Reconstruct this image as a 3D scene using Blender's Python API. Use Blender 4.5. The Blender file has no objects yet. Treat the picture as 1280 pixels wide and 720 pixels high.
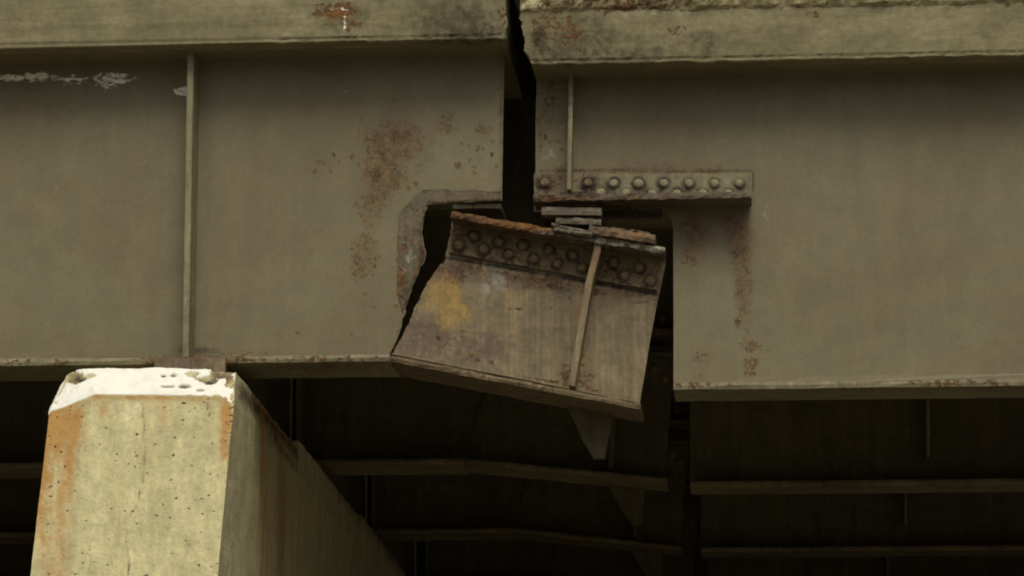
import bpy, bmesh, math, random
import numpy as np
from mathutils import Vector, Matrix, noise
from mathutils.geometry import delaunay_2d_cdt
random.seed(7)
R = math.radians
sc = bpy.context.scene

# ------------------------------------------------------------------ camera
F = 3980.0                       # focal length in photo pixels (1280 wide)
TH, PS = R(10.53), R(4.31)       # pitch up, yaw to the left
CAM = Vector((0.75, -10.0, 1.6))
FWD = Vector((-math.sin(PS)*math.cos(TH), math.cos(PS)*math.cos(TH), math.sin(TH)))
RGT = Vector((math.cos(PS), math.sin(PS), 0))
UPV = RGT.cross(FWD)
cd = bpy.data.cameras.new('camera'); cam = bpy.data.objects.new('camera', cd)
sc.collection.objects.link(cam)
cam.matrix_world = Matrix.Translation(CAM) @ Matrix((RGT, UPV, -FWD)).transposed().to_4x4()
cd.sensor_width = 36; cd.lens = F/1280*36; cd.clip_start = 0.1; cd.clip_end = 500
sc.camera = cam

# ------------------------------------------------------------------ light
SUN_EL, SUN_AZ = R(50), math.atan2(0.16, -0.75)      # azimuth from +Y towards +X
w = bpy.data.worlds.new('World'); sc.world = w; w.use_nodes = True
nt = w.node_tree; bg = nt.nodes['Background']
sky = nt.nodes.new('ShaderNodeTexSky'); sky.sky_type = 'NISHITA'; sky.sun_disc = False
sky.sun_elevation = SUN_EL; sky.sun_rotation = SUN_AZ
sky.air_density = 1.0; sky.dust_density = 7.0; sky.ozone_density = 1.0
hs = nt.nodes.new('ShaderNodeHueSaturation'); hs.inputs['Saturation'].default_value = 0.35
nt.links.new(sky.outputs[0], hs.inputs['Color']); nt.links.new(hs.outputs[0], bg.inputs['Color'])
bg.inputs['Strength'].default_value = 0.10
sd = bpy.data.lights.new('sun', 'SUN'); sd.energy = 1.65; sd.angle = R(28); sd.color = (1.0, 0.94, 0.78)
so = bpy.data.objects.new('sun', sd); sc.collection.objects.link(so)
sdir = Vector((math.sin(SUN_AZ)*math.cos(SUN_EL), math.cos(SUN_AZ)*math.cos(SUN_EL), math.sin(SUN_EL)))
so.rotation_euler = (-sdir).to_track_quat('-Z', 'Y').to_euler(); so.location = (-4, -8, 9)
sc.view_settings.view_transform = 'Standard'; sc.view_settings.look = 'None'
sc.view_settings.exposure = -0.30; sc.view_settings.gamma = 1.0
sc.cycles.filter_width = 2.0

# ------------------------------------------------------------------ projection helpers
def P(px, py, y):
    """world point seen at photo pixel (px,py) on the vertical plane y"""
    d = FWD + RGT*((px-640)/F) - UPV*((py-360)/F)
    return CAM + d*((y-CAM.y)/d.y)
def W(px, py, y=0.0):
    p = P(px, py, y); return (p.x, p.z)
def PX(v):
    d = Vector(v)-CAM; k = F/d.dot(FWD)
    return 640+d.dot(RGT)*k, 360-d.dot(UPV)*k
def fbm(v, s, seed=0.0):
    return noise.fractal(Vector((v[0]*s+seed, v[1]*s+seed*.37, v[2]*s)), 0.6, 2.0, 4)

# ------------------------------------------------------------------ materials
def material(name, base, alt, rust=((.030,.017,.010), (.100,.057,.030), (.205,.105,.042)), g=0.0, rough=0.6,
             bump=0.25, pits=0.0, streak=0.35, fine=70, spec=0.3, mott=1.0, pale=(.33, .315, .23), grain=(14, 14, 0.7), midr=(.84, 1.15), umb=(.125, .092, .056), yel=(.28, .18, .05), gr=.12):
    m = bpy.data.materials.new(name); m.use_nodes = True
    t = m.node_tree; N, L = t.nodes, t.links; bs = N['Principled BSDF']
    def nd(k, **kw):
        n = N.new(k)
        for a, b in kw.items(): setattr(n, a, b)
        return n
    def math_(op, a, b=None, clamp=False):
        n = nd('ShaderNodeMath', operation=op, use_clamp=clamp)
        for i, v in enumerate((a, b)):
            if v is None: continue
            if isinstance(v, (int, float)): n.inputs[i].default_value = v
            else: L.new(v, n.inputs[i])
        return n.outputs[0]
    def ramp(f, stops, smooth=True):
        n = nd('ShaderNodeValToRGB'); e = n.color_ramp.elements
        if smooth: n.color_ramp.interpolation = 'EASE'
        while len(e) < len(stops): e.new(0.5)
        for q, (p, c) in zip(e, stops): q.position = p; q.color = (*c, 1) if len(c) == 3 else c
        L.new(f, n.inputs[0]); return n.outputs[0]
    def rng(v, a, b, c=0.0, d=1.0):
        n = nd('ShaderNodeMapRange', interpolation_type='SMOOTHSTEP')
        for i, q in enumerate((v, a, b, c, d)):
            if isinstance(q, (int, float)): n.inputs[i].default_value = q
            else: L.new(q, n.inputs[i])
        return n.outputs[0]
    def mix(f, a, b, mode='MIX'):
        n = nd('ShaderNodeMix', data_type='RGBA', blend_type=mode)
        for i, q in ((0, f), (6, a), (7, b)):
            if isinstance(q, (int, float)): n.inputs[i].default_value = q
            elif isinstance(q, tuple): n.inputs[i].default_value = (*q, 1)
            else: L.new(q, n.inputs[i])
        return n.outputs[2]
    tc = nd('ShaderNodeTexCoord').outputs['Object']
    def nz(scale, det=5, rg=0.6, mp=None, dist=0.0):
        n = nd('ShaderNodeTexNoise'); n.inputs['Scale'].default_value = scale
        n.inputs['Detail'].default_value = det; n.inputs['Roughness'].default_value = rg
        n.inputs['Distortion'].default_value = dist
        v = tc
        if mp:
            q = nd('ShaderNodeMapping'); q.inputs['Scale'].default_value = mp; L.new(tc, q.inputs[0]); v = q.outputs[0]
        L.new(v, n.inputs[0]); return n.outputs[0]
    def at(nm):
        n = nd('ShaderNodeAttribute'); n.attribute_name = nm; return n.outputs['Fac']
    big = rng(nz(1.6, 4), .32, .68); mid = nz(9, 6, .65); sm = nz(fine, 5, .7)
    st = rng(nz(1, 5, .6, grain), .35, .7); st2 = rng(nz(1, 4, .6, tuple(g_*(4.3 if g_ > 5 else 3) for g_ in grain)), .35, .7)
    col = mix(math_('MULTIPLY', big, mott), base, alt)
    midc = rng(mid, .3, .7, *midr)
    col = mix(1.0, col, ramp(math_('ADD', math_('MULTIPLY', st, .5), math_('MULTIPLY', st2, .5)),
              [(0.0, (1-streak*.45,)*3), (1.0, (1+streak*.25,)*3)]), 'MULTIPLY')
    cm = nd('ShaderNodeCombineXYZ')
    for i in range(3): L.new(midc, cm.inputs[i])
    col = mix(1.0, col, cm.outputs[0], 'MULTIPLY')
    smc = rng(sm, .3, .7, .93, 1.07)
    cm2 = nd('ShaderNodeCombineXYZ')
    for i in range(3): L.new(smc, cm2.inputs[i])
    col = mix(1.0, col, cm2.outputs[0], 'MULTIPLY')
    # other coats: yellow primer, bare pale patches, purple-brown old lead paint (umber, also a painted stiffener shadow)
    blot = rng(nz(26, 6, .7), .30, .70); smk = rng(nz(60, 5, .7), .36, .6)
    ym = rng(math_('ADD', at('yellow'), blot), .85, 1.6); pm = rng(math_('ADD', at('pale'), blot), .85, 1.5)
    um = rng(math_('ADD', at('umber'), math_('MULTIPLY', blot, .5)), .55, 1.3)
    col = mix(um, col, umb); col = mix(math_('MULTIPLY', pm, .85), col, pale); col = mix(math_('MULTIPLY', ym, math_('ADD', math_('MULTIPLY', smk, .5), .45)), col, yel)
    cm3 = nd('ShaderNodeCombineXYZ'); q3 = rng(math_('ADD', math_('MULTIPLY', nz(48, 6, .75), .6), math_('MULTIPLY', nz(17, 5, .7), .4)), .36, .64, 1-gr, 1+gr)
    for i in range(3): L.new(q3, cm3.inputs[i])
    col = mix(1.0, col, cm3.outputs[0], 'MULTIPLY')
    # rust, thresholded noise so its edge breaks up into specks
    spk = rng(sm, .34, .66); rn = math_('ADD', math_('MULTIPLY', spk, .6), math_('MULTIPLY', rng(mid, .3, .7), .4))
    ra = math_('ADD', at('rust'), g)
    rm = rng(math_('ADD', rn, ra), .95, 1.18)
    rcol = ramp(math_('ADD', math_('MULTIPLY', rng(nz(33, 6, .7), .32, .68), .65), math_('MULTIPLY', spk, .35)),
                [(0.1, rust[0]), (0.5, rust[1]), (0.95, rust[2])])
    col = mix(rm, col, rcol)
    # run-off stain: smooth rusty wash
    col = mix(math_('MULTIPLY', rng(math_('MULTIPLY', at('wash'), math_('ADD', math_('ADD', math_('MULTIPLY', st, .7), math_('MULTIPLY', blot, .4)), .12)), .03, 1.0), .82), col, (.40, .195, .045))
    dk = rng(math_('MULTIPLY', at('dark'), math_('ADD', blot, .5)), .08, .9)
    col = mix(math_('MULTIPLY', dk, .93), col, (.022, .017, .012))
    wn = nz(1, 6, .75, (38, 38, 95), .6)
    wm = rng(math_('ADD', math_('MULTIPLY', rng(wn, .3, .7), .8), at('white')), 1.0, 1.15)
    col = mix(wm, col, (.82, .80, .68))
    hgt = math_('ADD', math_('MULTIPLY', sm, .5), math_('MULTIPLY', math_('MULTIPLY', rm, spk), .9))
    hgt = math_('ADD', hgt, math_('MULTIPLY', mid, .5))
    if pits:
        vo = nd('ShaderNodeTexVoronoi'); vo.inputs['Scale'].default_value = 52; vo.inputs['Randomness'].default_value = 1.0
        q = nd('ShaderNodeMapping'); q.inputs['Scale'].default_value = (1, 1, 1.25); L.new(tc, q.inputs[0])
        ds = nd('ShaderNodeVectorMath', operation='ADD'); L.new(q.outputs[0], ds.inputs[0])
        n3 = nd('ShaderNodeTexNoise'); n3.inputs['Scale'].default_value = 60; L.new(tc, n3.inputs[0])
        sc3 = nd('ShaderNodeVectorMath', operation='SCALE'); L.new(n3.outputs['Color'], sc3.inputs[0]); sc3.inputs['Scale'].default_value = .02
        L.new(sc3.outputs[0], ds.inputs[1]); L.new(ds.outputs[0], vo.inputs[0])
        sp = nd('ShaderNodeSeparateXYZ'); L.new(vo.outputs['Color'], sp.inputs[0])
        rad = rng(sp.outputs[0], 1-pits, 1.0, .0, .26)
        pm2 = rng(math_('SUBTRACT', rad, vo.outputs['Distance']), 0, .05)
        col = mix(math_('MULTIPLY', pm2, .85), col, (.035, .026, .016))
        hgt = math_('SUBTRACT', hgt, math_('MULTIPLY', pm2, 1.5))
    L.new(col, bs.inputs['Base Color'])
    L.new(rng(rm, 0, 1, rough, .92), bs.inputs['Roughness'])
    bs.inputs['Specular IOR Level'].default_value = spec
    b = nd('ShaderNodeBump'); b.inputs['Strength'].default_value = bump; b.inputs['Distance'].default_value = .006
    L.new(hgt, b.inputs['Height']); L.new(b.outputs[0], bs.inputs['Normal'])
    return m

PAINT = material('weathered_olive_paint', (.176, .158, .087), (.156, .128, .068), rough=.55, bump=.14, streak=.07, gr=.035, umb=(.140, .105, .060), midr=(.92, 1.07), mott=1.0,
                 rust=((.045, .030, .018), (.125, .083, .043), (.21, .140, .066)), fine=85)
STUBP = material('stained_olive_paint', (.245, .20, .108), (.175, .132, .074), rough=.6, bump=.3, streak=.6, umb=(.125, .088, .058), pale=(.29, .27, .20), gr=.2, yel=(.31, .20, .055))
RUSTY = material('flaking_rusted_steel', (.15, .125, .085), (.10, .078, .052), g=.34, rough=.8, bump=.7, streak=.3)
ANGLE = material('rust_mottled_paint', (.185, .140, .072), (.14, .10, .052), g=.30, rough=.75, bump=.8, gr=.3, rust=((.035, .02, .011), (.115, .066, .032), (.22, .125, .05)))
SEAT = material('pale_grey_paint', (.24, .215, .120), (.19, .165, .09), g=.18, rough=.65, bump=.55, gr=.16)
BURNT = material('scorched_paint', (.150, .122, .075), (.105, .083, .052), g=.24, gr=.22, rough=.75, bump=.5)
SHIM = material('dull_shim_steel', (.20, .175, .12), (.15, .125, .085), g=.16, rough=.7, bump=.6)
CONC = material('pier_concrete', (.585, .525, .282), (.53, .475, .255), g=-.2, rough=.9, bump=.3, pits=.62, streak=.36, gr=.05, pale=(.72, .66, .43), midr=(.88, 1.08), fine=120, spec=.15,
                rust=((.10, .06, .03), (.26, .15, .06), (.42, .23, .08)))
DECK = material('deck_concrete', (.240, .215, .119), (.188, .166, .092), g=-.05, rough=.9, bump=.6, streak=.3, fine=60, spec=.15, grain=(1.6, 8, 14), midr=(.84, 1.12), umb=(.085, .072, .042),
                rust=((.05, .028, .014), (.12, .065, .03), (.20, .105, .045)))
SPALL = material('spalled_concrete', (.36, .32, .17), (.24, .19, .10), g=.24, pale=(.72, .66, .40), rough=.95, bump=1.0, fine=45,
                 rust=((.06, .03, .015), (.17, .085, .035), (.27, .12, .045)))
DIRT = material('trodden_soil', (.21, .19, .145), (.16, .14, .105), g=-.3, rough=1, bump=.5, streak=0, spec=.1)

SHADED = material('shade_dark_steel', (.115, .100, .055), (.085, .072, .042), rough=.8, bump=.3, streak=.4)  # dark tone that carries the shade under the deck in its colour
INNER = material('lit_flange', (.23, .19, .105), (.15, .115, .065), g=.12, rough=.8, bump=.4)  # lighter tone paints in the light that the inner flange edges catch

def snow_mat(name, warm):
    m = bpy.data.materials.new(name); m.use_nodes = True; N, L = m.node_tree.nodes, m.node_tree.links
    b = N['Principled BSDF']; b.inputs['Roughness'].default_value = .6; b.inputs['Subsurface Weight'].default_value = .15
    b.inputs['Subsurface Radius'].default_value = (.02, .02, .02)
    n = N.new('ShaderNodeTexNoise'); n.inputs['Scale'].default_value = 30; n.inputs['Detail'].default_value = 6
    tc = N.new('ShaderNodeTexCoord'); L.new(tc.outputs['Object'], n.inputs[0])
    r = N.new('ShaderNodeValToRGB'); r.color_ramp.elements[0].color = (*warm, 1); r.color_ramp.elements[1].color = (.88, .87, .76, 1)
    r.color_ramp.elements[0].position = .3; r.color_ramp.elements[1].position = .5
    L.new(n.outputs[0], r.inputs[0]); L.new(r.outputs[0], b.inputs['Base Color'])
    bp = N.new('ShaderNodeBump'); bp.inputs['Strength'].default_value = .4; bp.inputs['Distance'].default_value = .01
    L.new(n.outputs[0], bp.inputs['Height']); L.new(bp.outputs[0], b.inputs['Normal'])
    return m
SNOW = snow_mat('melting_snow', (.84, .80, .66)); 

# ------------------------------------------------------------------ object helpers
COL = sc.collection
def thing(name, label, cat, loc, group=None):
    o = bpy.data.objects.new(name, None); COL.objects.link(o); o.location = loc; o.empty_display_size = .1
    o['label'] = label; o['category'] = cat
    if group: o['group'] = group
    return o
def root_of(o):
    while o.parent: o = o.parent
    return o
def obj(name, bm, mat, parent=None, kind=None, masks=None, loc=None, recalc=True, smooth=False):
    """link a bmesh given in world coordinates as ONE object under parent"""
    if recalc: bmesh.ops.recalc_face_normals(bm, faces=bm.faces[:])
    me = bpy.data.meshes.new(name)
    vals = None
    if masks:
        vals = {k: [] for k in masks.keys}
        for v in bm.verts:
            px, py = PX(v.co); d = masks.at(px, py, v.co)
            for k in vals: vals[k].append(d[k])
    off = root_of(parent).location if parent else (Vector(loc) if loc else Vector())
    bmesh.ops.translate(bm, verts=bm.verts[:], vec=-Vector(off))
    bm.to_mesh(me); bm.free()
    if vals:
        for k, vs in vals.items():
            a = me.attributes.new(k, 'FLOAT', 'POINT'); a.data.foreach_set('value', vs)
    if smooth: me.polygons.foreach_set('use_smooth', [True]*len(me.polygons))
    me.materials.append(mat)
    o = bpy.data.objects.new(name, me); COL.objects.link(o)
    if parent: o.parent = parent
    elif loc: o.location = loc
    if kind: o['kind'] = kind
    return o
class Masks:
    def __init__(s, **kw): s.k = kw; s.keys = list(kw)
    def at(s, px, py, co=None):
        out = {}
        for k, bl in s.k.items():
            t = 0.0
            for b in bl:
                if len(b) == 5:                                  # ellipse cx, cy, rx, ry, strength
                    q = ((px-b[0])/b[2])**2 + ((py-b[1])/b[3])**2
                    if q < 5: t = max(t, b[4]*math.exp(-.75*q*q if k in ('rust', 'white', 'dark') else -q*.9))
                else:                                            # line x0,y0,x1,y1,width,strength
                    x0, y0, x1, y1, wd, stg = b
                    dx, dy = x1-x0, y1-y0; u = max(0, min(1, ((px-x0)*dx+(py-y0)*dy)/(dx*dx+dy*dy)))
                    q = ((px-x0-u*dx)**2+(py-y0-u*dy)**2)/wd**2
                    if q < 6: t = max(t, stg*math.exp(-q*.9))
            out[k] = t
        return out
def cuts(bm, axis, vals):
    no = [0, 0, 0]; no[axis] = 1
    for v in vals:
        co = [0, 0, 0]; co[axis] = v
        bmesh.ops.bisect_plane(bm, geom=bm.verts[:]+bm.edges[:]+bm.faces[:], dist=1e-6, plane_co=co, plane_no=no)
def frange(a, b, s):
    n = max(1, int(abs(b-a)/s)); return [a+(b-a)*i/n for i in range(n+1)]
def ragged(pts, step=.02, amp=.003, seed=0, closed=True):
    """subdivide a polygon's outline and roughen it"""
    out = []; n = len(pts)
    for i in range(n if closed else n-1):
        a, b = Vector(pts[i]), Vector(pts[(i+1) % n]); l = (b-a).length; k = max(1, int(l/step))
        nn = Vector((-(b-a).y, (b-a).x)).normalized() if l > 0 else Vector((0, 0))
        for j in range(k):
            p = a.lerp(b, j/k)
            if j: p = p + nn*amp*2*noise.fractal(Vector((p.x*40+seed, p.y*40, seed)), .6, 2, 4)
            out.append(tuple(p))
    return out
def plate(poly, y, thick, gx=(), gz=(), warp=None):
    """polygon in (x,z) at plane y (front face), meshed on a grid inside its exact outline, extruded backwards"""
    n = len(poly); pts = [Vector(p) for p in poly]; a = np.array(poly)
    if len(gx) and len(gz):
        X, Z = np.meshgrid(np.array(sorted(set(gx))), np.array(sorted(set(gz)))); X = X.ravel(); Z = Z.ravel()
        ins = np.zeros(len(X), bool); far = np.ones(len(X), bool)
        for k in range(n):
            (x1, z1), (x2, z2) = a[k], a[(k+1) % n]
            c = ((z1 > Z) != (z2 > Z)); ins ^= c & (X < (x2-x1)*(Z-z1)/((z2-z1) if z2 != z1 else 1e-12)+x1)
            l2 = (x2-x1)**2+(z2-z1)**2; u = np.clip(((X-x1)*(x2-x1)+(Z-z1)*(z2-z1))/l2, 0, 1)
            far &= (X-x1-u*(x2-x1))**2+(Z-z1-u*(z2-z1))**2 > .002**2
        pts += [Vector((x, z)) for x, z in zip(X[ins & far], Z[ins & far])]
    v, e, f, *_ = delaunay_2d_cdt(pts, [(k, (k+1) % n) for k in range(n)], [], 1, 1e-7)
    bm = bmesh.new(); vs = [bm.verts.new((p.x, y, p.y)) for p in v]
    for t in f: bm.faces.new([vs[k] for k in t])
    if warp:
        for q in bm.verts: q.co.y += warp(q.co)
    r = bmesh.ops.extrude_face_region(bm, geom=bm.faces[:])
    bmesh.ops.translate(bm, verts=[q for q in r['geom'] if isinstance(q, bmesh.types.BMVert)], vec=(0, thick, 0))
    return bm
def bar(p0, p1, y0, y1, t, seg=None, amp=.002, seed=0., ends=(0, 0), ysegs=4, sag=0.0):
    """flange or plate running from p0 to p1 (x,z of its top near edge); y0 near, y1 far; thickness t; corroded edges"""
    bm = bmesh.new(); a, b = Vector(p0), Vector(p1); u = (b-a).normalized(); n = Vector((u.y, -u.x))
    if n.y > 0: n = -n
    if seg is None: seg = .04 if (b-a).length < 3 else .08
    k = max(2, int((b-a).length/seg)); ring = []
    ys = [y0+(y1-y0)*i/ysegs for i in range(ysegs+1)]
    prof = [(y, 0.0) for y in ys]+[(ys[-1], .5)]+[(y, 1.0) for y in reversed(ys)]+[(ys[0]-abs(y1-y0)*.01, .5)]
    for i in range(k+1):
        c = a.lerp(b, i/k) ; c = c + Vector((0, sag*math.sin(math.pi*i/k))); r = []
        for y, v in prof:
            q = c+n*t*v; e = Vector((q.x, y, q.y))
            d = fbm(e, 26, seed)*amp
            edge = 1.0 if abs(y-y0) < .01 else .35
            e.y += d*edge*2; e.z += fbm(e, 34, seed+9)*amp*.8
            r.append(bm.verts.new(e))
        ring.append(r)
    m = len(prof)
    for i in range(k):
        for j in range(m):
            bm.faces.new((ring[i][j], ring[i][(j+1) % m], ring[i+1][(j+1) % m], ring[i+1][j]))
    bm.faces.new(ring[0]); bm.faces.new(list(reversed(ring[-1])))
    return bm
def rod_plate(px0, px1, y0, y1, wd, seg=.05, bend=None, amp=.001):
    """upright stiffener: a plate of thickness wd (x) standing out from the web between two (x,z) points"""
    bm = bmesh.new(); a, b = Vector(px0), Vector(px1); k = max(2, int((b-a).length/seg)); u = (b-a).normalized(); n = Vector((u.y, -u.x))
    if n.x < 0: n = -n
    rings = []
    for i in range(k+1):
        c = a.lerp(b, i/k)
        if bend: c = c + n*bend(i/k)
        q = []
        for s, y in ((-.5, y1), (-.5, y0), (-.25, y0-.0012), (.25, y0-.0012), (.5, y0), (.5, y1)):
            p = c+n*s*wd; e = Vector((p.x, y, p.y)); e.x += fbm(e, 20)*amp; q.append(bm.verts.new(e))
        rings.append(q)
    for i in range(k):
        for j in range(6): bm.faces.new((rings[i][j], rings[i][(j+1) % 6], rings[i+1][(j+1) % 6], rings[i+1][j]))
    bm.faces.new(rings[0]); bm.faces.new(list(reversed(rings[-1])))
    return bm
_riv = {}
def rivet_mesh(mat, r=.0158, h=.0125):
    key = mat.name
    if key in _riv: return _riv[key]
    out = []
    for s in range(4):
        rnd = random.Random(s); bm = bmesh.new(); n = 14; prof = [(1.10, -.002), (1.07, .0015), (1.01, .003), (.97, h*.45), (.72, h*.82), (.36, h)]
        rings = []
        for k, (q, d) in enumerate(prof):
            rings.append([bm.verts.new((r*q*math.cos(2*math.pi*i/n)*(1+rnd.uniform(-.05, .05)), -d*(1+rnd.uniform(-.2, .12)),
                                        r*q*math.sin(2*math.pi*i/n)*(1+rnd.uniform(-.05, .05)))) for i in range(n)])
        for a, b in zip(rings, rings[1:]):
            for i in range(n): bm.faces.new((a[i], a[(i+1) % n], b[(i+1) % n], b[i]))
        bm.faces.new(rings[-1]); bmesh.ops.recalc_face_normals(bm, faces=bm.faces[:])
        me = bpy.data.meshes.new('rivet'); bm.to_mesh(me); bm.free(); me.materials.append(mat)
        me.polygons.foreach_set('use_smooth', [True]*len(me.polygons)); out.append(me)
    _riv[key] = out; return out
def rivet(px, py, y, parent, mat, s=1.0):
    o = bpy.data.objects.new('rivet', random.choice(rivet_mesh(mat))); COL.objects.link(o); o.parent = parent
    o.location = P(px, py, y)-root_of(parent).location; o.rotation_euler = (0, random.uniform(0, 6), 0)
    o.scale = (s*random.uniform(.93, 1.05), s*random.uniform(.8, 1.1), s); return o

# ------------------------------------------------------------------ key levels
SP = 2.53                                              # spacing of the girder lines
ZL = P(300, 55, -.2).z; ZR = P(960, 75.5, -.2).z       # undersides of the two deck slabs
ZLB = P(240, 446, -.16).z; ZRB = P(1060, 476, -.12).z  # tops of the bottom flanges

# ================================================================== LEFT GIRDER
HINGE = P(486, 444, 0)
gl = thing('steel_girder', 'long olive steel girder left of the joint, its web cut open by a jagged crack', 'girder', (W(240, 446)[0], 0, ZLB), 'girders in the front row')
XL0 = -22.0
notch = [W(627.5, 251), W(600, 252), W(566, 253), W(552, 254.5), W(533.7, 257.5), W(530.5, 266), W(529, 277), W(527.3, 288), W(528.5, 300),
         W(530, 308), W(532.5, 317.5), W(531, 325), W(524, 337), W(519, 349), W(514.5, 360), W(509, 378), W(505, 396), W(499, 417), W(493, 431), W(488, 441)]
webL = [(XL0, ZL+.02), W(632, 20), W(630.5, 60), W(629, 150)] + ragged(notch, .007, .0016, 9, False) + [notch[-1]] + [(HINGE.x-.005, ZLB-.004), (XL0, ZLB-.004)]
webL[1] = (webL[1][0], ZL+.02)
mL = Masks(rust=[(492, 176, 46, 32, .66), (480, 215, 36, 36, .64), (462, 255, 24, 34, .58), (512, 148, 26, 14, .40), (455, 322, 20, 34, .58), 
                 (447, 345, 10, 12, .38), (605, 160, 13, 13, .62), (557, 150, 18, 16, .45), (562, 163, 14, 8, .5), (400, 203, 22, 10, .46),
                 (573, 207, 4.2, 5, 1.1), (598, 184, 2.8, 2.8, 1.0), (586, 183, 2.2, 2.2, 1.0), (615, 193, 3.2, 3.6, 1.0), (525, 207, 3, 3, 1),
                 (520, 230, 3, 4, 1), (395, 213, 3, 3, 1), (417, 193, 3, 3, 1), (440, 195, 4, 5, .9), (505, 188, 4, 4, 1.1),
                 (372, 416, 2.5, 2.5, 1), (468, 384, 3, 3, .9), (440, 375, 2, 2, .9), (505, 430, 3, 2, .8), (495, 384, 3, 3, 1), (627, 140, 4, 90, .55),
                 (250, 442, 60, 5, .5), (330, 442, 40, 3, .45), (512, 362, 490, 440, 3.5, .6), (605, 185, 12, 4, .3), (627, 60, 627, 250, 3.5, .5)],
           umber=[(495, 178, 50, 42, 1.0), (474, 235, 34, 50, .8), (460, 320, 22, 34, .5), (555, 155, 24, 18, .6), (258, 230, 10, 190, .55), (300, 90, 50, 40, .25), (627, 150, 5, 120, .8),  # the tall strip right of the stiffener is its shadow, painted in
                  (250, 436, 45, 8, .8), (605, 165, 18, 20, .4)],
                      white=[(14, 97, 26, 5, .85), (45, 96, 26, 7, .80), (88, 100, 30, 8, .60), (140, 98, 30, 8.5, .80), (132, 109, 18, 7, .6), (228, 114, 13, 6, .95), (70, 97, 60, 3, .6),
                  (185, 104, 40, 4, .12), (428, 115, 8, 1.5, .6), (413, 111, 4, 1.5, .55)],
           dark=[(250, 438, 30, 3.5, .5)])
_rd = random.Random(5)
for cx, cy, sx, sy, cnt in ((490, 180, 52, 40, 26), (470, 240, 34, 40, 16), (455, 330, 18, 30, 16), (600, 190, 28, 26, 8), (400, 205, 26, 14, 9), (480, 400, 60, 25, 7), (505, 330, 10, 50, 6)):
    for _ in range(cnt):
        rr = _rd.uniform(1.6, 3.2); mL.k['rust'].append((_rd.gauss(cx, sx*.6), _rd.gauss(cy, sy*.6), rr, rr*_rd.uniform(.8, 1.3), _rd.uniform(.7, 1.1)))
def px_x(px): return W(px, 250)[0]
def pz(py, y=0.0): return W(640, py, y)[1]
gx = frange(XL0, px_x(-20), 2)+frange(px_x(-14), px_x(370), .018)+frange(px_x(373), px_x(634), .0072)
gz = frange(pz(440), pz(260), .010)+frange(pz(257), pz(40), .0085)
def buckle(s):
    return lambda c: .006*noise.noise(Vector((c.x*1.5+s, 0, c.z*2.0)))+.0006*noise.noise(Vector((c.x*9, s, c.z*9)))
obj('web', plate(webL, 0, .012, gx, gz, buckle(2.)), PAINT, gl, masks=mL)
mF = Masks(pale=[(478, 443, 16, 5, 1.0)], rust=[(250, 450, 70, 12, .5), (60, 455, 60, 10, .2), (400, 455, 70, 12, .3)], umber=[(480, 450, 30, 14, .8), (250, 448, 60, 8, .9)])
obj('bottom_flange', bar((XL0, ZLB), (W(487, 441, -.16)[0], ZLB), -.16, .16, .022, amp=.0022, seed=3), SEAT, gl, masks=mF)
obj('top_flange', bar((XL0, ZL+.017), (W(628, 60)[0], ZL+.017), -.12, .12, .02, amp=.001), PAINT, gl)
obj('stiffener', rod_plate(W(246.5, 40), (W(240, 436)[0], ZLB), -.115, 0.002, .020), SEAT, gl)
# scorched collar plate round the cut-out
o_out = [W(626.5, 240), W(600, 239), W(572, 238.5), W(548, 237), W(530, 238), W(520, 244), W(512, 253), W(503, 262), W(498.5, 273), W(497.5, 300),
         W(498, 330), W(496.5, 355), W(499, 375), W(503, 390)]
inn = [W(507.5, 379), W(513.5, 360), W(518, 348), W(523, 336), W(530, 325), W(531.5, 317.5), W(529, 308), W(527.5, 300), W(526.3, 288), W(528, 277), W(529.5, 266), W(532.7, 256.3),
       W(552, 253.3), W(566, 251.8), W(600, 250.8), W(626.5, 249.8)]
mD = Masks(pale=[(508, 322, 14, 14, .65), (503, 338, 10, 12, .7), (524, 262, 5, 4, .5)], rust=[(500, 355, 8, 22, .5), (512, 262, 14, 8, .25), (529, 262, 529, 320, 3.5, .5), (529, 320, 508, 380, 3.5, .55), (533, 253, 626, 250, 2.5, .5), (507, 300, 8, 14, .3)],
           dark=[(626, 240, 560, 237, 1.4, .7), (560, 237, 530, 238, 1.3, .5)], umber=[(505, 290, 20, 30, .5)])
obj('collar_plate', plate(ragged(o_out+inn, .012, .0022, 4), -.0065, .010, frange(px_x(490), px_x(632), .009), frange(pz(395), pz(234), .009),
                          lambda c: .0012*fbm(c, 30)), BURNT, gl, masks=mD)
# short plate along the top of the cut-out, seen from below
obj('notch_plate', bar((W(566, 251.5)[0], W(566, 253.5)[1]), (W(626, 251)[0], W(626, 253)[1]), .0125, .24, .016, amp=.002, seed=8), RUSTY, gl)

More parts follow.
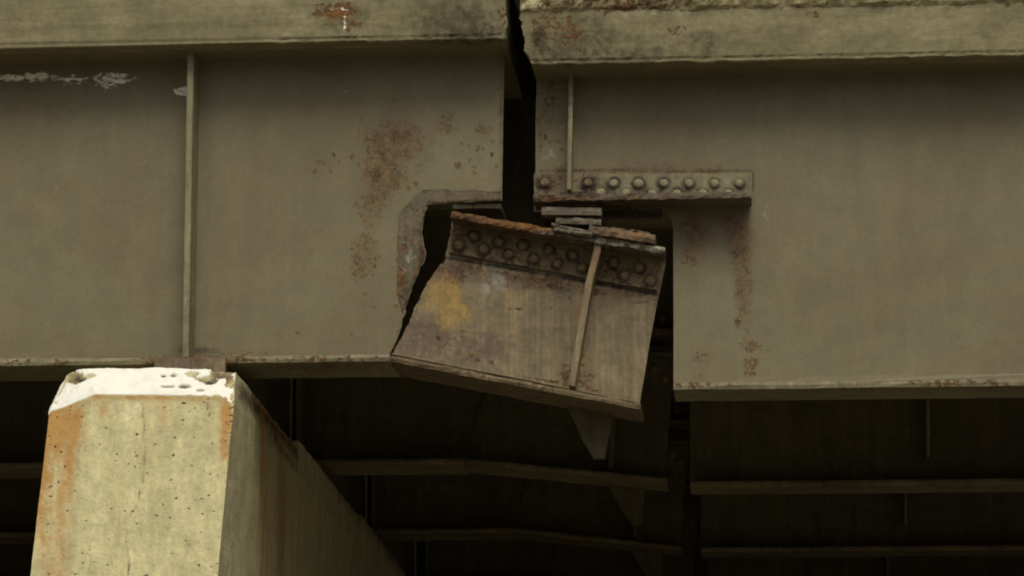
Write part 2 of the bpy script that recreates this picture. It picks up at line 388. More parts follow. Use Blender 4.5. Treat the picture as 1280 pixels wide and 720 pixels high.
# ================================================================== BROKEN END
be = thing('broken_girder_end', 'torn off rusty girder end sagging from the crack, with two rows of rivets', 'girder end', HINGE, 'broken girder ends')
crackR = [W(488.5, 442.5), W(494, 435.5), W(500, 425), W(506, 413), W(510, 406), W(515, 394), W(520, 380), W(525, 371), W(530, 361), W(536, 351), W(542, 342),
          W(548, 334), W(555, 327.5), W(557, 320), W(559.5, 311), W(561, 301), W(563, 292), W(566, 278), W(566.5, 268)]
webS = crackR + [W(832, 312), W(831.5, 332), W(828, 349), W(824.6, 363.6), W(820, 386), W(812, 428.6), W(806, 466), W(799.5, 504)]
webS = ragged(webS[:19], .006, .0028, 5, False)+webS[18:]
mS = Masks(rust=[(556, 325, 490, 440, 5, .45), (600, 345, 60, 12, .42), (545, 330, 14, 30, .45), (820, 420, 5, 90, .5), (712, 470, 20, 16, .5), (560, 410, 50, 40, .22), (640, 400, 16, 40, .2), (700, 380, 60, 10, .25), (725, 420, 7, 70, .38), (590, 330, 25, 8, .35), (640, 342, 30, 7, .50), (700, 352, 50, 6, .60), (790, 368, 40, 6, .66), (690, 358, 60, 6, .58), (765, 365, 50, 5, .62), (655, 347, 40, 6, .6), (560, 345, 22, 14, .45), (580, 338, 30, 10, .5),
                 (547, 422, 4, 4, 1), (588, 443, 3.6, 3.6, 1.1), (598, 450, 3.4, 3.4, 1), (614, 452, 3.6, 3.2, 1), (525, 424, 3, 3, .7), (712, 372, 2.6, 2.6, 1.1),
                 (648, 386, 6, 1.8, 1), (638, 386, 3, 2, .8), (722, 370, 12, 120, .30), (820, 400, 4, 60, .4), (500, 437, 560, 455, 3, .5), (640, 468, 712, 481, 2.2, .7),
                 (735, 486, 795, 500, 3, .55), (710, 470, 14, 14, .45), (733, 475, 12, 14, .5), (600, 465, 60, 6, .3), (570, 350, 12, 10, .5)],
           yellow=[(553, 365, 24, 24, 1.5), (566, 388, 22, 28, 1.4), (541, 372, 18, 22, 1.1), (573, 405, 10, 14, .5)],
           pale=[(622, 348, 18, 15, 1.0), (607, 358, 12, 10, .7), (585, 345, 12, 9, .6), (612, 378, 5, 8, .35), (585, 352, 8, 6, .3)],
           umber=[(535, 420, 65, 36, 1.0), (600, 438, 60, 34, .9), (655, 440, 30, 60, .4), (560, 340, 45, 20, 1.1), (640, 352, 60, 16, .9), (620, 380, 40, 24, .5), (590, 400, 26, 40, .45), (720, 365, 60, 8, .5)],
           wash=[(636, 372, 7, 24, .75), (664, 415, 6, 30, .25), (640, 400, 10, 40, .3), (725, 400, 6, 70, .4)],
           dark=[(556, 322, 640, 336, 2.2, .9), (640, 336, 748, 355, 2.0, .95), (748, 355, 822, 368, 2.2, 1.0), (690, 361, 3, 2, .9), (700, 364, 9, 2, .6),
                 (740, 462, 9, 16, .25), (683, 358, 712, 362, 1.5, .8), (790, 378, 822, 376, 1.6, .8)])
WEBS = obj('web', plate(webS, 0.001, .012, frange(px_x(485), px_x(836), .0072), frange(pz(506), pz(262), .0072), lambda c: .004*noise.noise(Vector((c.x*4, 2, c.z*4)))),
    STUBP, be, masks=mS)
obj('bottom_flange', bar(W(484, 443.5, -.13), W(801, 504.5, -.13), -.13, .17, .019, amp=.003, seed=5),
    ANGLE, be, masks=Masks(umber=[(600, 470, 200, 30, .6)], pale=[(760, 492, 50, 8, .5)]))
mT = Masks(rust=[(640, 275, 110, 14, .5)], wash=[(665, 282, 60, 9, 1.0), (600, 268, 40, 5, .5)], pale=[(585, 269, 10, 4, .7), (780, 302, 60, 7, .9), (820, 310, 16, 7, 1.0), (745, 297, 20, 5, .8)])
obj('top_flange', bar(W(564.5, 263.5, -.115), W(831.5, 309, -.115), -.115, .15, .021, amp=.005, seed=11, seg=.012, sag=-.002), RUSTY, be, masks=mT)
A_top = [W(567, 268), W(832, 312)]
angS = [W(567, 268), W(832, 312), W(831, 333), W(826, 352), W(821.5, 363), W(790, 359), W(749, 352), W(700, 342.5), (W(640, 331.5)), W(600, 324), W(562, 317), W(562.5, 300)]
rA = [(593, 295), (623.5, 302), (654, 306.5), (686, 312.5), (716.5, 318.7), (767, 328), (798.6, 334)]
rB = [(574, 306.5), (605, 311.5), (636, 318), (667, 324), (697, 330), (728, 335), (780.5, 345), (813, 351)]
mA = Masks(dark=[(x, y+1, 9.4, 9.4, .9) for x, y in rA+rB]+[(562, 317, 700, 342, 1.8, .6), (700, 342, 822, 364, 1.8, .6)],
           yellow=[(628, 312, 18, 10, .55), (650, 322, 16, 8, .5), (716, 335, 16, 6, .5), (612, 305, 12, 8, .45), (820, 352, 6, 6, .4)],
           rust=[(570, 300, 14, 16, .3), (760, 340, 20, 14, .3)])
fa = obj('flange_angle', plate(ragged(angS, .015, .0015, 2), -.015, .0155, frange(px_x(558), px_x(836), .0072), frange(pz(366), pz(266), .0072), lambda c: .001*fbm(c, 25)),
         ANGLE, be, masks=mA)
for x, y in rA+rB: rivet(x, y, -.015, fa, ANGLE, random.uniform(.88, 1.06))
obj('stiffener', rod_plate(W(748, 300), W(716.5, 488), -.10, 0, .021, bend=lambda t: .010*math.exp(-((t-.12)/.12)**2), amp=.002), STUBP, be,
    masks=Masks(wash=[(745, 330, 14, 40, .5), (735, 400, 8, 60, .25)], umber=[(748, 315, 20, 30, 1), (732, 420, 14, 80, .4)]))
# tapered gusset hanging under the bottom flange, across the girder
bm = bmesh.new()
gp = [P(706, 502, .11), P(768, 514, .11), P(762, 540, .11), P(756, 573, .11), P(742, 573, .11), P(728, 550, .11), P(718, 527, .11)]
vs = [bm.verts.new(p) for p in gp]; f = bm.faces.new(vs); r = bmesh.ops.extrude_face_region(bm, geom=[f])
bmesh.ops.translate(bm, verts=[q for q in r['geom'] if isinstance(q, bmesh.types.BMVert)], vec=(0, .03, 0))
bmesh.ops.bevel(bm, geom=bm.edges[:], offset=.002, segments=1, affect='EDGES')
obj('gusset', bm, SHADED, be)

# ================================================================== RIGHT GIRDER
gr = thing('steel_girder', 'olive steel girder right of the joint with a riveted seat angle at its notched end', 'girder', (W(1060, 476)[0], 0, ZRB), 'girders in the front row')
XR1 = 22.0
webR = [(W(671, 60)[0], ZR+.02), (XR1, ZR+.02), (XR1, ZRB-.004), W(842, 500), W(842, 400), W(841.5, 285), W(839, 273), W(834, 265), W(830, 257), W(780, 256), W(669.5, 255), W(669.5, 150)]
webR[3] = (webR[3][0], ZRB-.004)
mR = Masks(rust=[(866, 290, 22, 30, .55), (905, 280, 30, 18, .5), (926, 305, 16, 40, .72), (862, 330, 16, 26, .46), (930, 355, 14, 36, .66), (931, 400, 12, 26, .56),
                 (922, 403, 5, 6, .9), (938, 432, 16, 9, .62), (965, 436, 16, 9, .42), (938, 455, 12, 12, .46), (876, 448, 15, 13, .52), (870, 436, 10, 10, .4),
                 (853, 360, 8, 60, .30), (855, 400, 8, 60, .27), (872, 466, 12, 8, .5), (825, 213, 120, 6, .62), (700, 212, 34, 10, .5), (686, 120, 12, 50, .45),
                 (688, 178, 3.5, 3, 1), (697, 177, 4, 3.4, 1), (682, 172, 3, 3, 1), (702, 187, 3, 3, .9), (674, 150, 6, 60, .5), (946, 240, 5, 28, .4), (936, 466, 10, 6, .5),
                 (850, 262, 30, 10, .5), (860, 470, 30, 3, .3)],
           umber=[(868, 292, 30, 36, 1.2), (925, 300, 22, 44, 1.4), (895, 275, 50, 14, 1.0), (930, 360, 15, 50, .9), (820, 208, 130, 12, .7), (684, 140, 12, 60, .5), (730, 190, 12, 60, .6),
                  (845, 380, 5, 100, .5), (745, 195, 40, 18, .4), (940, 450, 22, 20, .35)],
           pale=[(692, 196, 16, 14, .45), (700, 160, 8, 40, .28), (960, 262, 10, 16, .3), (930, 385, 6, 8, .6)],
           dark=[(668, 213, 940, 214, 2.2, .55), (941, 215, 941, 262, 1.8, .5), (668, 208, 712, 208, 2, .4)])
gx = frange(px_x(664), px_x(985), .0078)+frange(px_x(990), px_x(1300), .03)+frange(px_x(1320), XR1, 2)
gz = frange(pz(474), pz(60), .0095)
obj('web', plate(webR, 0, .012, gx, gz, buckle(9.)), PAINT, gr, masks=mR)
obj('bottom_flange', bar((W(842, 476, -.12)[0], ZRB), (XR1, ZRB), -.12, .13, .022, amp=.0018, seed=6), SEAT, gr,
    masks=Masks(umber=[(900, 480, 90, 12, .6), (1250, 485, 60, 10, .6)], rust=[(1200, 478, 60, 8, .35), (870, 480, 30, 8, .35)]))
obj('top_flange', bar((W(676, 85)[0], ZR+.017), (XR1, ZR+.017), -.12, .12, .02, amp=.001), PAINT, gr)
obj('stiffener', rod_plate(W(716, 70), W(713, 243), -.075, .002, .014, amp=.0015), SEAT, gr, masks=Masks(umber=[(715, 100, 8, 16, .8), (714, 190, 5, 10, .7)], pale=[(714, 130, 6, 20, .6), (714, 225, 6, 12, .5)]))
upper = [(681, 229), (735, 229), (767, 229.5), (798, 229.5), (829.6, 229.5), (861, 229.5), (893, 229.5), (924, 229.5)]
lower = [(751, 242), (783, 242.3), (815, 242.5), (846, 242.6), (878, 242.8), (910, 243)]
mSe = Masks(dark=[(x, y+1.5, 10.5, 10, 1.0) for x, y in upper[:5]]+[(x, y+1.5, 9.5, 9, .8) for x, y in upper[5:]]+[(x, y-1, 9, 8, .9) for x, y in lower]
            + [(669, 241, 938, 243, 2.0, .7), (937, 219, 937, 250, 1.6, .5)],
            umber=[(690, 225, 34, 22, 1.3), (740, 228, 20, 16, 1.1), (800, 241, 140, 4, .8), (810, 220, 20, 10, .3)], rust=[(685, 225, 22, 18, .4), (735, 230, 14, 14, .3)], pale=[(703, 232, 7, 6, .7), (910, 230, 26, 10, .45), (850, 226, 40, 6, .3)])
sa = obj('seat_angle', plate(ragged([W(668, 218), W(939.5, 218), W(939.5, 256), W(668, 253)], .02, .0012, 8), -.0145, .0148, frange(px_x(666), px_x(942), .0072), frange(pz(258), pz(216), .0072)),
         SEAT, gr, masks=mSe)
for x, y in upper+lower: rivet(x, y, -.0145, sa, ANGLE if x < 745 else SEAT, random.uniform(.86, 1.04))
z0, z1 = W(668, 243.5, -.15)[1], W(939, 244.5, -.15)[1]
mL2 = Masks(rust=[(700, 248, 40, 8, .4), (800, 251, 60, 3, .4)], umber=[(740, 248, 60, 8, .6)])
obj('seat_leg', bar((W(666.5, 243, -.15)[0], z0), (W(939.5, 243, -.15)[0], z0), -.15, -.0155, .0205, amp=.0042, seg=.012, seed=21), RUSTY, sa, masks=mL2)
obj('seat_leg', bar((W(667, 243, 0)[0], z0), (W(826, 243, 0)[0], z0), .013, .15, .02, amp=.002, seed=24), RUSTY, sa)

# ================================================================== BEARING STACK between the two
bs_ = thing('bearing', 'stack of rusted bearing plates squeezed between the seat angle and the sagging girder end', 'bearing', P(722, 292, 0))
obj('upper_plate', bar(W(677, 258.5, -.13), W(752, 259.5, -.13), -.13, .12, .0245, amp=.0015, seg=.02, seed=31), SHIM, bs_)
obj('spacer', bar(W(683, 251.5, -.1), W(748, 252.5, -.1), -.10, .10, .0145, amp=.002, seg=.02, seed=36), RUSTY, bs_)
obj('rocker_plate', bar(W(695, 271.5, -.12), W(751.5, 273.5, -.12), -.12, .10, .019, amp=.003, seg=.01, seed=33), SHIM, bs_)
obj('shim', bar(W(690, 279.5, -.125), W(748, 290.5, -.125), -.125, .10, .010, amp=.005, seg=.008, seed=37), SHIM, bs_)
obj('shim', bar(W(692, 284, -.14), W(741, 291.5, -.14), -.138, .10, .010, amp=.005, seg=.008, seed=38), SHIM, bs_)
obj('sole_plate', bar(W(737, 281, -.135), W(819.5, 293.5, -.135), -.135, .12, .0275, amp=.004, seg=.01, seed=41), RUSTY, bs_, masks=Masks(wash=[(780, 292, 60, 14, .55)]))
obj('shim', bar(W(765, 283, -.11), W(812, 289.5, -.11), -.11, .10, .007, amp=.006, seg=.006, seed=45), RUSTY, bs_)

# ================================================================== DECKS
def deck(name, label, x0, x1, zb, h, slope_edge, masks, seed, curb):
    t = thing(name, label, 'bridge deck', ((x0+x1)/2, -.2, zb), 'deck slabs')
    y0, y1 = -.2, 14.0
    # front profile in (x,z), ragged lower arris
    xa = slope_edge
    bm = bmesh.new()
    xs = []
    lo, hi = min(x0, x1), max(x0, x1)
    vis0, vis1 = px_x(-30), px_x(1310)
    x = lo
    while x < hi-1e-6:
        xs.append(x); x += .011 if vis0 < x < vis1 else 1.0
        if xs[-1] < vis0 <= x: x = vis0
    xs.append(hi)
    zs = [0, .004, .012]+frange(.02, .22, .007)+[.24, .27, h]
    grid = []
    for i, x in enumerate(xs):
        col = []
        for z in zs:
            e = Vector((x, y0, zb+z)); d = fbm(e, 5, seed)*.004+fbm(e, 34, seed)*.0007
            if z == 0: yy = y0+.008+abs(fbm((x, 0, 0), 20, seed+3))*.008; zz = zb+fbm((x, 0, 0), 14, seed)*.0045
            elif z < .02: yy = y0+.002+abs(fbm((x, 0, z), 20, seed+3))*.006-d; zz = zb+z+fbm((x, 0, 0), 14, seed)*.003
            else: yy = y0-d; zz = zb+z
            dx = 0
            if abs(x-xa(0)[0]) < 1e-6: dx = xa(z)[1] + fbm((0, 0, z), 30, seed)*.008
            elif abs(x-xa(0)[0]) < .08: dx = xa(z)[1]*(1-abs(x-xa(0)[0])/.08)
            col.append(bm.verts.new((x+dx, yy, zz)))
        grid.append(col)
    n = len(zs)
    for i in range(len(xs)-1):
        for j in range(n-1): bm.faces.new((grid[i][j], grid[i+1][j], grid[i+1][j+1], grid[i][j+1]))
    # soffit, back, top, ends
    yb = [y0+.06, y0+.3, 2, 6, y1]
    prev = [c[0] for c in grid]
    for k, yy in enumerate(yb):
        cur = [bm.verts.new((c[0].co.x, yy, zb)) for c in grid]
        for i in range(len(cur)-1): bm.faces.new((prev[i], prev[i+1], cur[i+1], cur[i]))
        prev = cur
    topb = [bm.verts.new((c[-1].co.x, y1, zb+h)) for c in grid]
    for i in range(len(topb)-1):
        bm.faces.new((prev[i], prev[i+1], topb[i+1], topb[i])); bm.faces.new((topb[i], topb[i+1], grid[i+1][-1], grid[i][-1]))
    bmesh.ops.holes_fill(bm, edges=[e for e in bm.edges if e.is_boundary], sides=0)
    obj('slab', bm, DECK, t, masks=masks)
    return t
mDL = Masks(rust=[(418, 13, 30, 11, .8), (440, 30, 18, 10, .5), (200, 55, 30, 3, .2), (628, 30, 8, 40, .4)],
            wash=[(425, 18, 24, 12, .5)], white=[(418, 12, 10, 3, .5), (431, 28, 1.6, 12, .85), (428, 12, 12, 3, .55), (365, 30, 5, 3, .3), (330, 38, 8, 3, .25), (530, 50, 26, 2, .33), (575, 30, 60, 1, .3)],
            dark=[(100, 33, 380, 31, 1.2, .42), (0, 33, 100, 33, 1.2, .3), (480, 35, 632, 32, 2.2, .35), (560, 20, 70, 22, .25), (600, 40, 60, 16, .35), (380, 31, 500, 33, 1, .35)],
            umber=[(575, 30, 80, 40, .85), (430, 22, 46, 26, .8), (300, 33, 200, 3, .5), (100, 33, 120, 2.5, .4)], pale=[(320, 10, 120, 20, .15)])
dl = deck('deck_slab', 'stained concrete deck edge left of the joint with a rusty pipe stain', XL0, W(632, 40, -.2)[0], ZL, .36, lambda z: (W(632, 40, -.2)[0], 0), mDL, 1.0, False)
xr = W(665, 83, -.2)[0]
def redge(z):
    q = min(1, z/.19); return (xr, -.036*(1-(1-q)**2))
mDR = Masks(rust=[(700, 35, 44, 28, .50), (752, 12, 16, 10, .7), (690, 55, 40, 10, .35), (845, 38, 14, 8, .45), (1015, 18, 12, 5, .5), (820, 8, 160, 4, .5), (1262, 5, 14, 6, .5)],
            dark=[(720, 45, 60, 30, .2), (760, 70, 120, 14, .42), (880, 55, 30, 20, .35), (1000, 53, 1280, 49, 1.2, .22), (665, 62, 900, 60, 1.6, .35), (790, 60, 90, 22, .3), (675, 60, 14, 30, .5)],
            umber=[(715, 45, 80, 40, .75), (870, 55, 90, 26, .5), (950, 70, 60, 14, .4)], white=[(790, 20, 60, 4, .25), (720, 72, 70, 3, .28), (900, 16, 200, 3, .12)],
            pale=[(830, 17, 120, 6, .55), (1050, 10, 240, 4, .45)], wash=[(700, 40, 40, 30, .3)])
dr = deck('deck_slab', 'concrete deck edge right of the joint, dropped lower, with a spalled rusty upper rim', xr, XR1, ZR, .36, redge, mDR, 5.0, True)
# spalled rim standing proud along the top of the right slab
def rim(parent):
    bm = bmesh.new(); xs = frange(W(650, 12, -.22)[0], W(1310, 0, -.22)[0], .009)+frange(W(1310, 0, -.22)[0]+.2, XR1, .3)
    za, zb = W(650, 13.5, -.22)[1], W(1280, 3, -.22)[1]; x_a, x_b = W(650, 12, -.22)[0], W(1280, 3, -.22)[0]
    rows = []
    for x in xs:
        z = za+(zb-za)*(x-x_a)/(x_b-x_a) if x < x_b else zb
        z = za + (zb-za)*.35*min(1, (x-x_a)/(x_b-x_a))
        c = []
        for k, (dy, dz) in enumerate(((.03, .0), (0, -.001), (-.010, .010), (-.016, .022), (-.022, .035), (-.02, .055), (-.015, .08), (.12, .09))):
            e = Vector((x, -.2+dy, z+dz)); q = fbm(e, 26, 2)*.006
            c.append(bm.verts.new((x, e.y+q*(1 if k not in (0, 7) else 0), e.z+fbm((x, 0, k*.3), 20, 1)*(.004 if k < 7 else 0))))
        rows.append(c)
    for a, b in zip(rows, rows[1:]):
        for j in range(7): bm.faces.new((a[j], b[j], b[j+1], a[j+1]))
    bm.faces.new(rows[0]); bm.faces.new(rows[-1])
    obj('rim', bm, SPALL, parent, masks=Masks(pale=[(665, 6, 16, 12, 1.2), (1000, 2, 300, 8, .35)], rust=[(780, 4, 90, 10, .3)], dark=[(690, 9, 1000, 7, 2, .35)]))
rim(dr)
# cover strip bridging the joint on top of both decks
obj('expansion_joint', bar((W(600, 0, 0)[0], ZL+.37), (W(700, 0, 0)[0], ZL+.37), -.16, 13.9, .012, seg=.1, amp=.001), RUSTY)
j = bpy.data.objects['expansion_joint']; j['label'] = 'dark steel strip closing the gap between the two deck slabs'; j['category'] = 'expansion joint'

# ================================================================== PIER
SK = -math.tan(R(1.9))                                     # the pier runs slightly skewed to the girders
pr = thing('concrete_pier', 'cream concrete pier with rust streaks and a snowy chamfered top under the left girder', 'pier', (W(180, 500, -.55)[0], -.55, 0))
YF, YT = -.55, -.47
fr = [(62, 515), (95, 503), (118, 493), (268, 494.5), (292, 502)]        # upper outline of the front face
rd = [(78, 484), (83, 470), (91, 464.5), (213, 463), (295, 468.5)]       # ridge behind it
top1 = [P(x, y, YF) for x, y in fr]; top2 = [P(*rd[0], -.50), P(*rd[1], YT), P(*rd[2], YT), P(*rd[3], YT), P(*rd[4], YT)]
ztop = P(213, 463, YT).z
for p in top2[2:]: p.z = ztop+(p.z-ztop)*.6
bl, br = P(38, 720, -.70), P(272, 720, -.70)
def down(a, b, z):                                        # extend line a->b to height z
    t = (z-a.z)/(b.z-a.z); return a+(b-a)*t
gl0, gr0 = down(top1[0], bl, 0), down(top1[4], br, 0)
bm = bmesh.new()
v1 = [bm.verts.new(p) for p in top1]; v2 = [bm.verts.new(p) for p in top2]
vb = [bm.verts.new(gl0), bm.verts.new(bl), bm.verts.new(br), bm.verts.new(gr0)]
bm.faces.new([v1[0], vb[1], vb[2], v1[4], v1[3], v1[2], v1[1]]); bm.faces.new([vb[1], vb[0], vb[3], vb[2]])
for i in range(4): bm.faces.new((v1[i], v1[i+1], v2[i+1], v2[i]))
YB = 11.0; LEN = YB-YT
def back(p, yb=YB): return Vector((p.x+(yb-p.y)*SK, yb, p.z))
b_low_r, b_low_l = bm.verts.new(back(top1[4])), bm.verts.new(back(top1[0]))
b_top = [bm.verts.new(back(p)) for p in top2]
bgl, bgr = bm.verts.new(back(gl0)), bm.verts.new(back(gr0))
bm.faces.new((v1[4], v2[4], b_top[4], b_low_r)); bm.faces.new((v1[0], b_low_l, b_top[0], v2[0]))
for i in range(4): bm.faces.new((v2[i], v2[i+1], b_top[i+1], b_top[i]))
b_mr, b_ml = bm.verts.new(back(br)), bm.verts.new(back(bl))
bm.faces.new((v1[4], vb[2], b_mr, b_low_r)); bm.faces.new((vb[2], vb[3], bgr, b_mr))
bm.faces.new((v1[0], vb[1], b_ml, b_low_l)); bm.faces.new((vb[1], vb[0], bgl, b_ml))
bm.faces.new((b_low_l, b_ml, b_mr, b_low_r, *reversed(b_top))); bm.faces.new((b_ml, bgl, bgr, b_mr))
bmesh.ops.triangulate(bm, faces=bm.faces[:])
zlo = P(160, 735, -.70).z
cuts(bm, 2, frange(zlo, ztop, .0062)); cuts(bm, 0, frange(gl0.x, W(300, 500, YF)[0], .0075)); cuts(bm, 1, frange(-.45, 5.0, .07))
for v in bm.verts:
    c = v.co
    if c.z > zlo-.02:
        k = fbm(c, 14, 3)*.0028+fbm(c, 55, 3)*.0010 if c.y < -.4 else fbm(c, 5, 3)*.003
        px, py = PX(c)
        near_edge = max(0, 1-abs(px-290)/6) if py > 495 and c.y < -.4 else 0
        ridge = max(0, 1-abs(c.z-ztop)/.02)
        c.y += -k+near_edge*abs(fbm(c, 40, 8))*.02
        if c.y > -.4: c.x += k; c.z += fbm(c, 4, 2)*.004*ridge + fbm(c, 18, 2)*.006*ridge
        if 1.0 < ridge+.5 and c.y < 0: c.z += fbm(c, 20, 2)*.004
crack = [(178, 505), (181, 540), (180, 590), (172, 630), (157, 652), (158, 680), (162, 705), (160, 722)]
mP = Masks(wash=[(118, 496, 288, 499, 4, 1.1), (64, 519, 115, 500, 4, 1.0), (72, 535, 15, 40, 2.0), (92, 530, 13, 40, 1.8), (88, 580, 10, 80, 1.4), (78, 660, 13, 120, 1.1), (56, 610, 12, 150, 1.6), (130, 512, 8, 16, .9), (205, 512, 10, 22, .7), (180, 560, 14, 60, .5), (150, 640, 10, 90, .35), (283, 520, 9, 34, 1.9), (282, 556, 9, 26, 1.3),
                 (175, 520, 12, 30, .35), (130, 505, 30, 8, .45), (200, 505, 24, 10, .4), (52, 700, 9, 60, .6), (180, 590, 10, 80, .16), (329, 620, 6, 190, 1.3), (352, 650, 6, 170, 1.4), (322, 540, 4, 60, .4),
                 (445, 680, 8, 60, .45), (470, 700, 8, 40, .4), (240, 500, 20, 8, .4)],
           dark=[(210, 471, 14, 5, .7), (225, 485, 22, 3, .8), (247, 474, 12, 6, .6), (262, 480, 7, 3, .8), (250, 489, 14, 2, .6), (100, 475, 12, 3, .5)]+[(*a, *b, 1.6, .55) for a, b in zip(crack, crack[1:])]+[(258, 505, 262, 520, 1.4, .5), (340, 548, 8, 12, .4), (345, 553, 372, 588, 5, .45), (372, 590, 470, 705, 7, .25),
                 (384, 610, 10, 30, .2), (320, 508, 355, 548, 4, .4), (115, 640, 8, 4, .3), (240, 680, 14, 4, .35), (278, 600, 5, 90, .2), (375, 640, 14, 60, .1), (295, 530, 3, 10, .3)],
           pale=[(293, 503, 285, 720, 3.5, .95), (299, 472, 292, 503, 4, .9), (165, 510, 26, 14, .6), (150, 605, 30, 30, .2)], rust=[(80, 525, 14, 12, .35), (285, 515, 6, 20, .3), (345, 545, 10, 12, .6)],
           umber=[(180, 477, 120, 15, .55), (275, 473, 24, 12, 1.0), (95, 474, 18, 9, 1.0), (118, 650, 16, 16, .25), (205, 660, 26, 18, .3), (205, 545, 26, 18, .28), (296, 484, 520, 727, 11, .9), (360, 600, 26, 70, .25), (400, 640, 40, 60, .2), (330, 530, 14, 26, .3), (420, 690, 50, 60, .2)])
obj('shaft', bm, CONC, pr, masks=mP)
# raised seats on the cap under the girder lines behind
for k, (ya, yb2) in enumerate(((1.27, 3.80), (3.80, 6.33))):
    h = .018*(k+1); bm = bmesh.new()
    tl, trr = top2[2], top2[4]
    def at_y(p, y): return Vector((p.x+(y-p.y)*SK, y, p.z))
    zz = ztop+h
    prof = lambda y: [Vector((at_y(tl, y).x, y, zz)), Vector((at_y(trr, y).x+.004, y, zz)), Vector((at_y(top1[4], y).x+.004, y, top1[4].z+h)), Vector((at_y(top1[4], y).x+.004, y, ztop-.12)),
                      Vector((at_y(tl, y).x, y, ztop-.12))]
    rows = []
    for y in frange(ya, yb2-.004, .06):
        r_ = []
        for p in prof(y):
            p = p+Vector((fbm(p, 12, 5)*.004, 0, fbm(p, 14, 6)*.006 if p.z > ztop-.05 else 0)); r_.append(bm.verts.new(p))
        rows.append(r_)
    for a, b in zip(rows, rows[1:]):
        for q in range(5): bm.faces.new((a[q], a[(q+1) % 5], b[(q+1) % 5], b[q]))
    bm.faces.new(rows[0]); bm.faces.new(rows[-1])
    obj('bearing_seat', bm, CONC, pr, masks=mP)
# bearing pad on the pier under the left girder
bp = thing('bearing_pad', 'rusty steel bearing block between the snowy pier top and the left girder', 'bearing', (P(236, 455, 0).x, 0, ztop), 'bearings on the pier')
zf = ZLB-.024
xa, xb = W(193, 455, -.19)[0], W(281, 455, -.19)[0]
obj('upper_plate', bar((xa, zf+.018), (xb, zf+.018), -.185, -.162, .062, amp=.002, seg=.012, seed=51), STUBP, bp, masks=Masks(umber=[(230, 452, 60, 16, .9)], yellow=[(262, 452, 8, 6, .4)], rust=[(225, 448, 30, 8, .4)]))
obj('base_block', bar((xa+.01, zf-.001), (xb-.01, zf-.001), -.15, .17, zf-ztop+.004, amp=.001, seed=52), RUSTY, bp)

# snow lying on the chamfer
def snow():
    bm = bmesh.new(); nu, nv = 190, 30
    lows = [(60.5, 517), (64, 514), (80, 509.5), (95, 503.5), (108, 498), (119, 493.5), (160, 493.8), (210, 494.2), (262, 495.5), (283, 501), (290, 504)]
    ups = [(75, 486), (78, 481), (84, 473), (89, 467), (95, 464.5), (110, 463.5), (160, 463), (213, 462.5), (250, 463.8), (280, 466), (294, 469)]
    def interp(l, t):
        t = t*(len(l)-1); i = min(int(t), len(l)-2); f = t-i
        return l[i][0]+(l[i+1][0]-l[i][0])*f, l[i][1]+(l[i+1][1]-l[i][1])*f
    g = []
    for i in range(nu+1):
        c = []
        for j in range(nv+1):
            u, v = i/nu, j/nv
            a, b = interp(lows, u), interp(ups, u)
            p = P(a[0], a[1], YF).lerp(P(b[0], b[1], YT), v)
            px, py = PX(p)
            th = .005+.003*fbm(p, 12, 4)+.001*fbm(p, 60, 1)
            edge = min(1, v*7+.0)
            hole = 0
            for (cx, cy, rx, ry, s) in ((95, 474, 15, 8, 1.3), (112, 471, 7, 4, .9), (205, 472, 3, 2.2, 1.1), (217, 471, 6, 2.4, 1.2), (210, 485, 11, 1.8, 1.2), (231, 484.5, 8, 2.6, 1.3),
                                        (240, 469, 8, 5, 1.2), (248, 475, 5, 2.5, 1), (262, 477, 10, 6, 1.4), (276, 470, 17, 5.5, 1.3), (252, 489, 8, 1.6, 1.1), (289, 478, 6, 9, 1.1),
                                        (70, 505, 5, 2, .8), (291, 497, 4, 5, .8)):
                hole = max(hole, s*math.exp(-(((px-cx)/rx)**2+((py-cy)/ry)**2)))
            rag = fbm(p, 60, 7)*.28
            if v < .12: rag += .25*max(0, noise.noise(Vector((p.x*45, 0, 3))))+.12
            keep = hole+rag*(1.3 if hole > .12 else .6 if v < .12 else .5) < .58
            p = p+Vector((0, -.6, .8)).normalized()*(th*edge*max(.15, 1-hole)+.002)
            c.append((bm.verts.new(p), keep))
        g.append(c)
    for i in range(nu):
        for j in range(nv):
            q = (g[i][j], g[i+1][j], g[i+1][j+1], g[i][j+1])
            if sum(k for _, k in q) >= 3: bm.faces.new([v for v, _ in q])
    bmesh.ops.delete(bm, geom=[v for v in bm.verts if not v.link_faces], context='VERTS')
    ex = bmesh.ops.extrude_face_region(bm, geom=bm.faces[:])
    bmesh.ops.translate(bm, verts=[q for q in ex['geom'] if isinstance(q, bmesh.types.BMVert)], vec=(0, .010, -.014))
    o = obj('snow', bm, SNOW, kind='stuff', smooth=True)
    o['label'] = 'thin melting snow lying on the chamfered top edge of the pier'; o['category'] = 'snow'
snow()

cbm = bar((W(575, 100, .6)[0], ZL-.002), (W(725, 100, .6)[0], ZL-.002), .60, .615, .56, seg=.05, amp=.0015)  # added plate behind the joint slot, there to keep the gap dark
cb = obj('gap_blocker', cbm, SHADED, kind='thing', loc=tuple(P(650, 200, .6)))
cb['label'] = 'added dark plate that blacks out the gap between the girders'; cb['category'] = 'gap blocker'
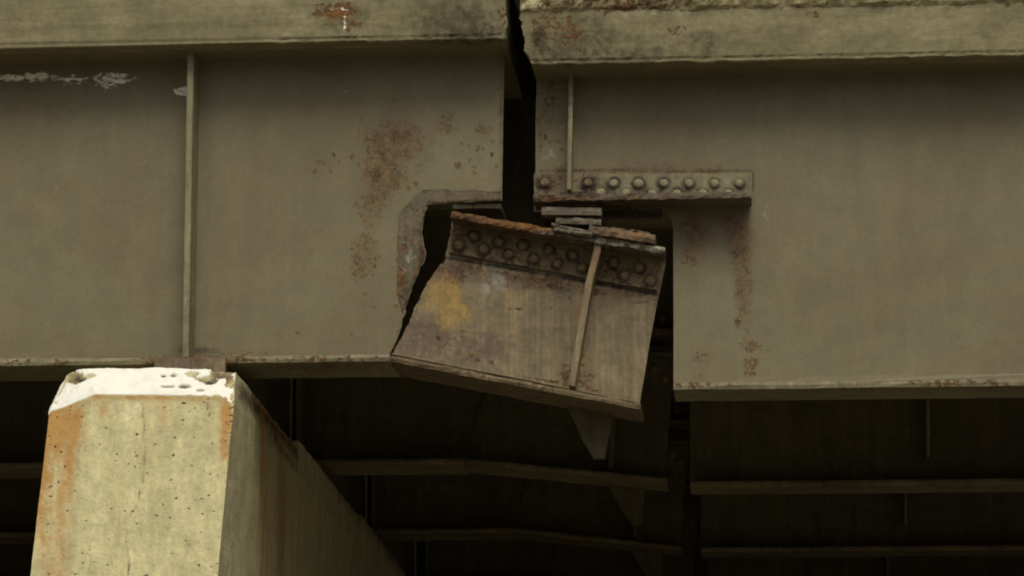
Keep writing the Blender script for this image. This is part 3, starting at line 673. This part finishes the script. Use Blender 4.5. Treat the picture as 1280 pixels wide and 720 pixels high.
# ================================================================== GIRDER LINES FURTHER IN
def copy_tree(o, parent=None):
    c = o.copy(); COL.objects.link(c); c.parent = parent
    for ch in list(o.children): copy_tree(ch, c)
    return c
_pl = {}
def plain(root):                                     # the steel further in has its shade put into the colour, without the front row's stains
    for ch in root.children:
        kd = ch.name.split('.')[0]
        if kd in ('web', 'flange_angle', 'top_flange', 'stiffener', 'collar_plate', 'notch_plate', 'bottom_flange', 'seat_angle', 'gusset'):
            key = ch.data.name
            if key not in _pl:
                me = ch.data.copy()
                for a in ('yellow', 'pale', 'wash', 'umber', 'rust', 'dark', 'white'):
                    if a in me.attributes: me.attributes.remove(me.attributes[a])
                me.materials[0] = INNER if kd == 'bottom_flange' else SHADED
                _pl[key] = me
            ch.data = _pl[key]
ordn = ['', 'second', 'third', 'fourth']
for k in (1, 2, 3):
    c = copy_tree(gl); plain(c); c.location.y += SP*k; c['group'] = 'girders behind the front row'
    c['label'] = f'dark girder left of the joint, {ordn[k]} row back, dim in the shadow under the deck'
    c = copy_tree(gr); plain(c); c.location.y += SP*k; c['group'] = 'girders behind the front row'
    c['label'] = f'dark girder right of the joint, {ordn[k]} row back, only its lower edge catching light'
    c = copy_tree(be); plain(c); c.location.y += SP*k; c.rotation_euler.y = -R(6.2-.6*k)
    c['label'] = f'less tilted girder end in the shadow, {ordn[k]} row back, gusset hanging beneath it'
    c = copy_tree(bp); c.location.y += SP*k; c.location.x += SP*k*SK
    c['label'] = f'bearing block on the pier under the {ordn[k]} left girder back'
# web stiffeners that catch light on the girders behind
def far_stiff(girder, row, pxt, pyt, pxb, pyb):
    y = SP*row; a, b = P(pxt, pyt, y-.09), P(pxb, pyb, y-.09)
    bm = rod_plate((a.x, a.z), (b.x, b.z), y-.10, y+.002, .011)
    obj('stiffener', bm, SEAT, girder)
gR = [o for o in COL.objects if o.get('category') == 'girder' and 'right' in o['label'] and 'row back' in o['label']]
gL = [o for o in COL.objects if o.get('category') == 'girder' and 'left' in o['label'] and 'row back' in o['label']]
for o in gR+gL: o.location = o.location
far_stiff(gR[0], 1, 1160, 350, 1160, 571); far_stiff(gR[1], 2, 1134, 450, 1132, 656); far_stiff(gR[2], 3, 1111, 560, 1109, 735)
far_stiff(gL[0], 1, 366, 350, 364, 560); far_stiff(gL[1], 2, 459, 450, 458, 650); far_stiff(gL[2], 3, 520, 560, 519, 735)

# ================================================================== GROUND
bm = bmesh.new(); nx, ny = 90, 90
def gh(x, y):
    h = .06*fbm((x*.3, y*.3, 0), 1, 3)
    if y > 7.5: h += min(1, (y-7.5)/5.5)*4.6  # unseen bank added behind the girders to block light from the far side
    return h - .02
xs = [-200, -120, -60, -30]+frange(-20, 20, .6)+[30, 60, 120, 200]; ys = [-200, -120, -60, -35]+frange(-22, 16, .6)+[30, 60, 120, 200]
g = [[bm.verts.new((x, y, gh(x, y))) for y in ys] for x in xs]
for i in range(len(xs)-1):
    for j2 in range(len(ys)-1): bm.faces.new((g[i][j2], g[i+1][j2], g[i+1][j2+1], g[i][j2+1]))
obj('ground', bm, DIRT, kind='structure', smooth=True)
